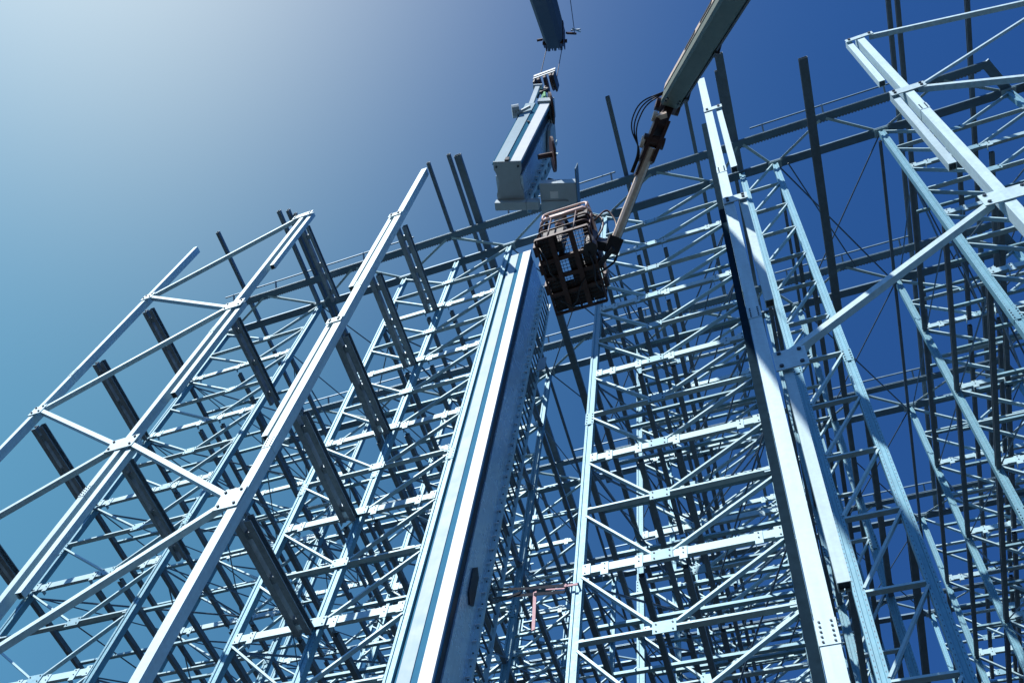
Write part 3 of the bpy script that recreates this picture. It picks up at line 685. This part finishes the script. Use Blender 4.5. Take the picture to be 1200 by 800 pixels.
for t in (.3, .52, .74): bk.bar(c4[0].lerp(c4[3], t), c4[1].lerp(c4[2], t), .07, .06)
for t in (.30, .68): bk.bar(c4[0].lerp(c4[1], t)+Vector((0, 0, -.03)), c4[3].lerp(c4[2], t)+Vector((0, 0, -.03)), .09, .06)
for i in range(1, 16):
    t = i/16; bk.bar(c4[0].lerp(c4[1], t)+Vector((0, 0, .04)), c4[3].lerp(c4[2], t)+Vector((0, 0, .04)), .007, .012)
for i in range(1, 22):
    t = i/22; bk.bar(c4[0].lerp(c4[3], t)+Vector((0, 0, .045)), c4[1].lerp(c4[2], t)+Vector((0, 0, .045)), .007, .012)
bk.build('mesh_floor', M_RUST, e)
bk = MB()
def FP(u_, v_, dz=0): return c4[0]+(c4[1]-c4[0])*u_+(c4[3]-c4[0])*v_+Vector((0, 0, dz))
for u0, u1, v0, v1 in ((.02, .27, .03, .98), (.50, .76, .28, .97), (.28, .49, .62, .97), (.28, .40, .03, .22), (.77, .97, .26, .48), (.77, .97, .88, .97), (.28, .49, .27, .31)):
    bk.box(FP(u0, v0, .055), FP(u1, v1, .07))
bk.build('floor_plates', M_DARK, e)
bk = MB()
bk.box(P(bx0+.1, by0+.25, bz+.1), P(bx0+.75, by0+.55, bz+1.5)); bk.box(P(-4.5, 10.45, bz+.1), P(-3.75, 11.55, bz+.7)); bk.box(P(bx0+.12, 11.0, bz+.1), P(-4.55, 11.6, bz+.5))
bk.box(P(-3.95, 9.6, bz+.9), P(-3.7, 10.1, bz+1.7)); bk.build('tool_boxes', M_DARK, e)
bk = MB(); bk.box(P(-4.15, 9.35, bz+1.15), P(-3.75, 9.7, bz+1.75)); bk.cyl(P(-4.0, 9.5, bz+1.75), P(-4.0, 9.5, bz+1.95), .02, 8); bk.build('control_panel', M_DARK, e)

bk = MB()
for (u0, v0, u1, v1, sg) in ((.05, .1, .22, .55, .35), (.3, .95, .75, .6, .3), (.9, .3, .95, .85, .45), (.1, .8, .5, .98, .25)):
    a, c = FP(u0, v0, -.03), FP(u1, v1, -.03); bk.tube(smooth_path([a, a.lerp(c, .3)+Vector((.05, 0, -sg*.5)), a.lerp(c, .7)+Vector((-.04, 0, -sg*.4)), c], .3, 6), .014, 6)
bk.build('hanging_hoses', M_DARK, e, True)
bk = MB()
for (u0, v0, h) in ((-.06, .18, .5), (-.05, .42, .35), (-.06, .7, .55), (1.04, .55, .6), (1.05, .8, .4)):
    p = FP(u0, v0, .1+h*.5); bk.box(p-Vector((.04, .10, h*.4)), p+Vector((.04, .09, h*.4)))
bk.build('side_pouches', M_RUST, e)

# worker in the basket
def person(loc, rot, lb):
    J = {'pelvis': (0, 0, .95), 'waist': (0, .01, 1.08), 'chest': (0, .0, 1.30), 'neck': (0, -.03, 1.46), 'nk2': (0, -.05, 1.54),
         'sl': (.17, .0, 1.40), 'el': (.24, -.10, 1.14), 'wl': (.16, -.32, 1.10), 'sr': (-.17, 0, 1.40), 'er': (-.26, -.08, 1.14), 'wr': (-.18, -.32, 1.10),
         'hl': (.09, 0, .90), 'kl': (.11, -.03, .50), 'al': (.12, .02, .09), 'tl': (.13, -.13, .05), 'hr': (-.09, 0, .90), 'kr': (-.12, -.03, .50), 'ar': (-.14, .02, .09), 'tr': (-.16, -.13, .05)}
    E = [('pelvis', 'waist'), ('waist', 'chest'), ('chest', 'neck'), ('neck', 'nk2'), ('chest', 'sl'), ('sl', 'el'), ('el', 'wl'), ('chest', 'sr'), ('sr', 'er'), ('er', 'wr'),
         ('pelvis', 'hl'), ('hl', 'kl'), ('kl', 'al'), ('al', 'tl'), ('pelvis', 'hr'), ('hr', 'kr'), ('kr', 'ar'), ('ar', 'tr')]
    RD = {'pelvis': .14, 'waist': .13, 'chest': .15, 'neck': .065, 'nk2': .055, 'sl': .075, 'sr': .075, 'el': .05, 'er': .05, 'wl': .035, 'wr': .035, 'hl': .10, 'hr': .10, 'kl': .07, 'kr': .07, 'al': .055, 'ar': .055, 'tl': .045, 'tr': .045}
    ks = list(J); me = bpy.data.meshes.new('person'); me.from_pydata([J[k] for k in ks], [(ks.index(a), ks.index(c)) for a, c in E], [])
    ob = bpy.data.objects.new('person', me); COL.objects.link(ob); me.materials.append(M_CLOTH)
    ob.modifiers.new('skin', 'SKIN'); sm = ob.modifiers.new('sub', 'SUBSURF'); sm.levels = 2; sm.render_levels = 2
    if me.skin_vertices:
        for i, k in enumerate(ks):
            sv = me.skin_vertices[0].data[i]; sv.radius = (RD[k], RD[k]); sv.use_root = (k == 'pelvis')
    ob.location = loc; ob.rotation_euler = (0, 0, rot); tag(ob, lb, 'person')
    def ell(b, c, r3, n=14, m_=9):
        base = len(b.v)
        for i in range(m_+1):
            th = math.pi*i/m_
            for j in range(n):
                ph = 2*math.pi*j/n; b.v.append(Vector((c[0]+r3[0]*math.sin(th)*math.cos(ph), c[1]+r3[1]*math.sin(th)*math.sin(ph), c[2]+r3[2]*math.cos(th))))
        for i in range(m_):
            for j in range(n): b.f.append((base+i*n+j, base+(i+1)*n+j, base+(i+1)*n+(j+1) % n, base+i*n+(j+1) % n)); b.m.append(0)
    b = MB(); ell(b, (0, -.07, 1.64), (.075, .095, .115)); ell(b, (0, -.167, 1.635), (.014, .02, .025)); ell(b, (.078, -.06, 1.64), (.012, .025, .035)); ell(b, (-.078, -.06, 1.64), (.012, .025, .035))
    ell(b, (.03, -.158, 1.665), (.013, .008, .009)); ell(b, (-.03, -.158, 1.665), (.013, .008, .009)); ell(b, (0, -.15, 1.585), (.025, .012, .007)); b.build('head', M_SKIN, ob, True)
    b = MB(); ell(b, (0, -.06, 1.70), (.105, .13, .10)); ell(b, (0, -.10, 1.68), (.11, .16, .015)); b.build('helmet', M_HELM, ob, True)
    for s_, w_n in ((1, 'wl'), (-1, 'wr')):
        wv = Vector(J[w_n]); b = MB(); ell(b, tuple(wv+Vector((0, -.05, 0))), (.035, .05, .018))
        for i in range(4): x = (-.026+.017*i); b.tube([wv+Vector((x, -.09, 0)), wv+Vector((x, -.125-.006*(1.5-abs(i-1.5)), -.012)), wv+Vector((x, -.135, -.04)), wv+Vector((x, -.115, -.06))], .0085, 6)
        b.tube([wv+Vector((-s_*.03, -.03, 0)), wv+Vector((-s_*.055, -.06, -.015)), wv+Vector((-s_*.045, -.09, -.035))], .010, 6); b.build('hand', M_SKIN, ob, True)
person(V(-4.88, 9.98, bz)+Vector((0, 0, .05)), 0.2, 'worker in dark clothes and grey helmet standing in the lift basket')
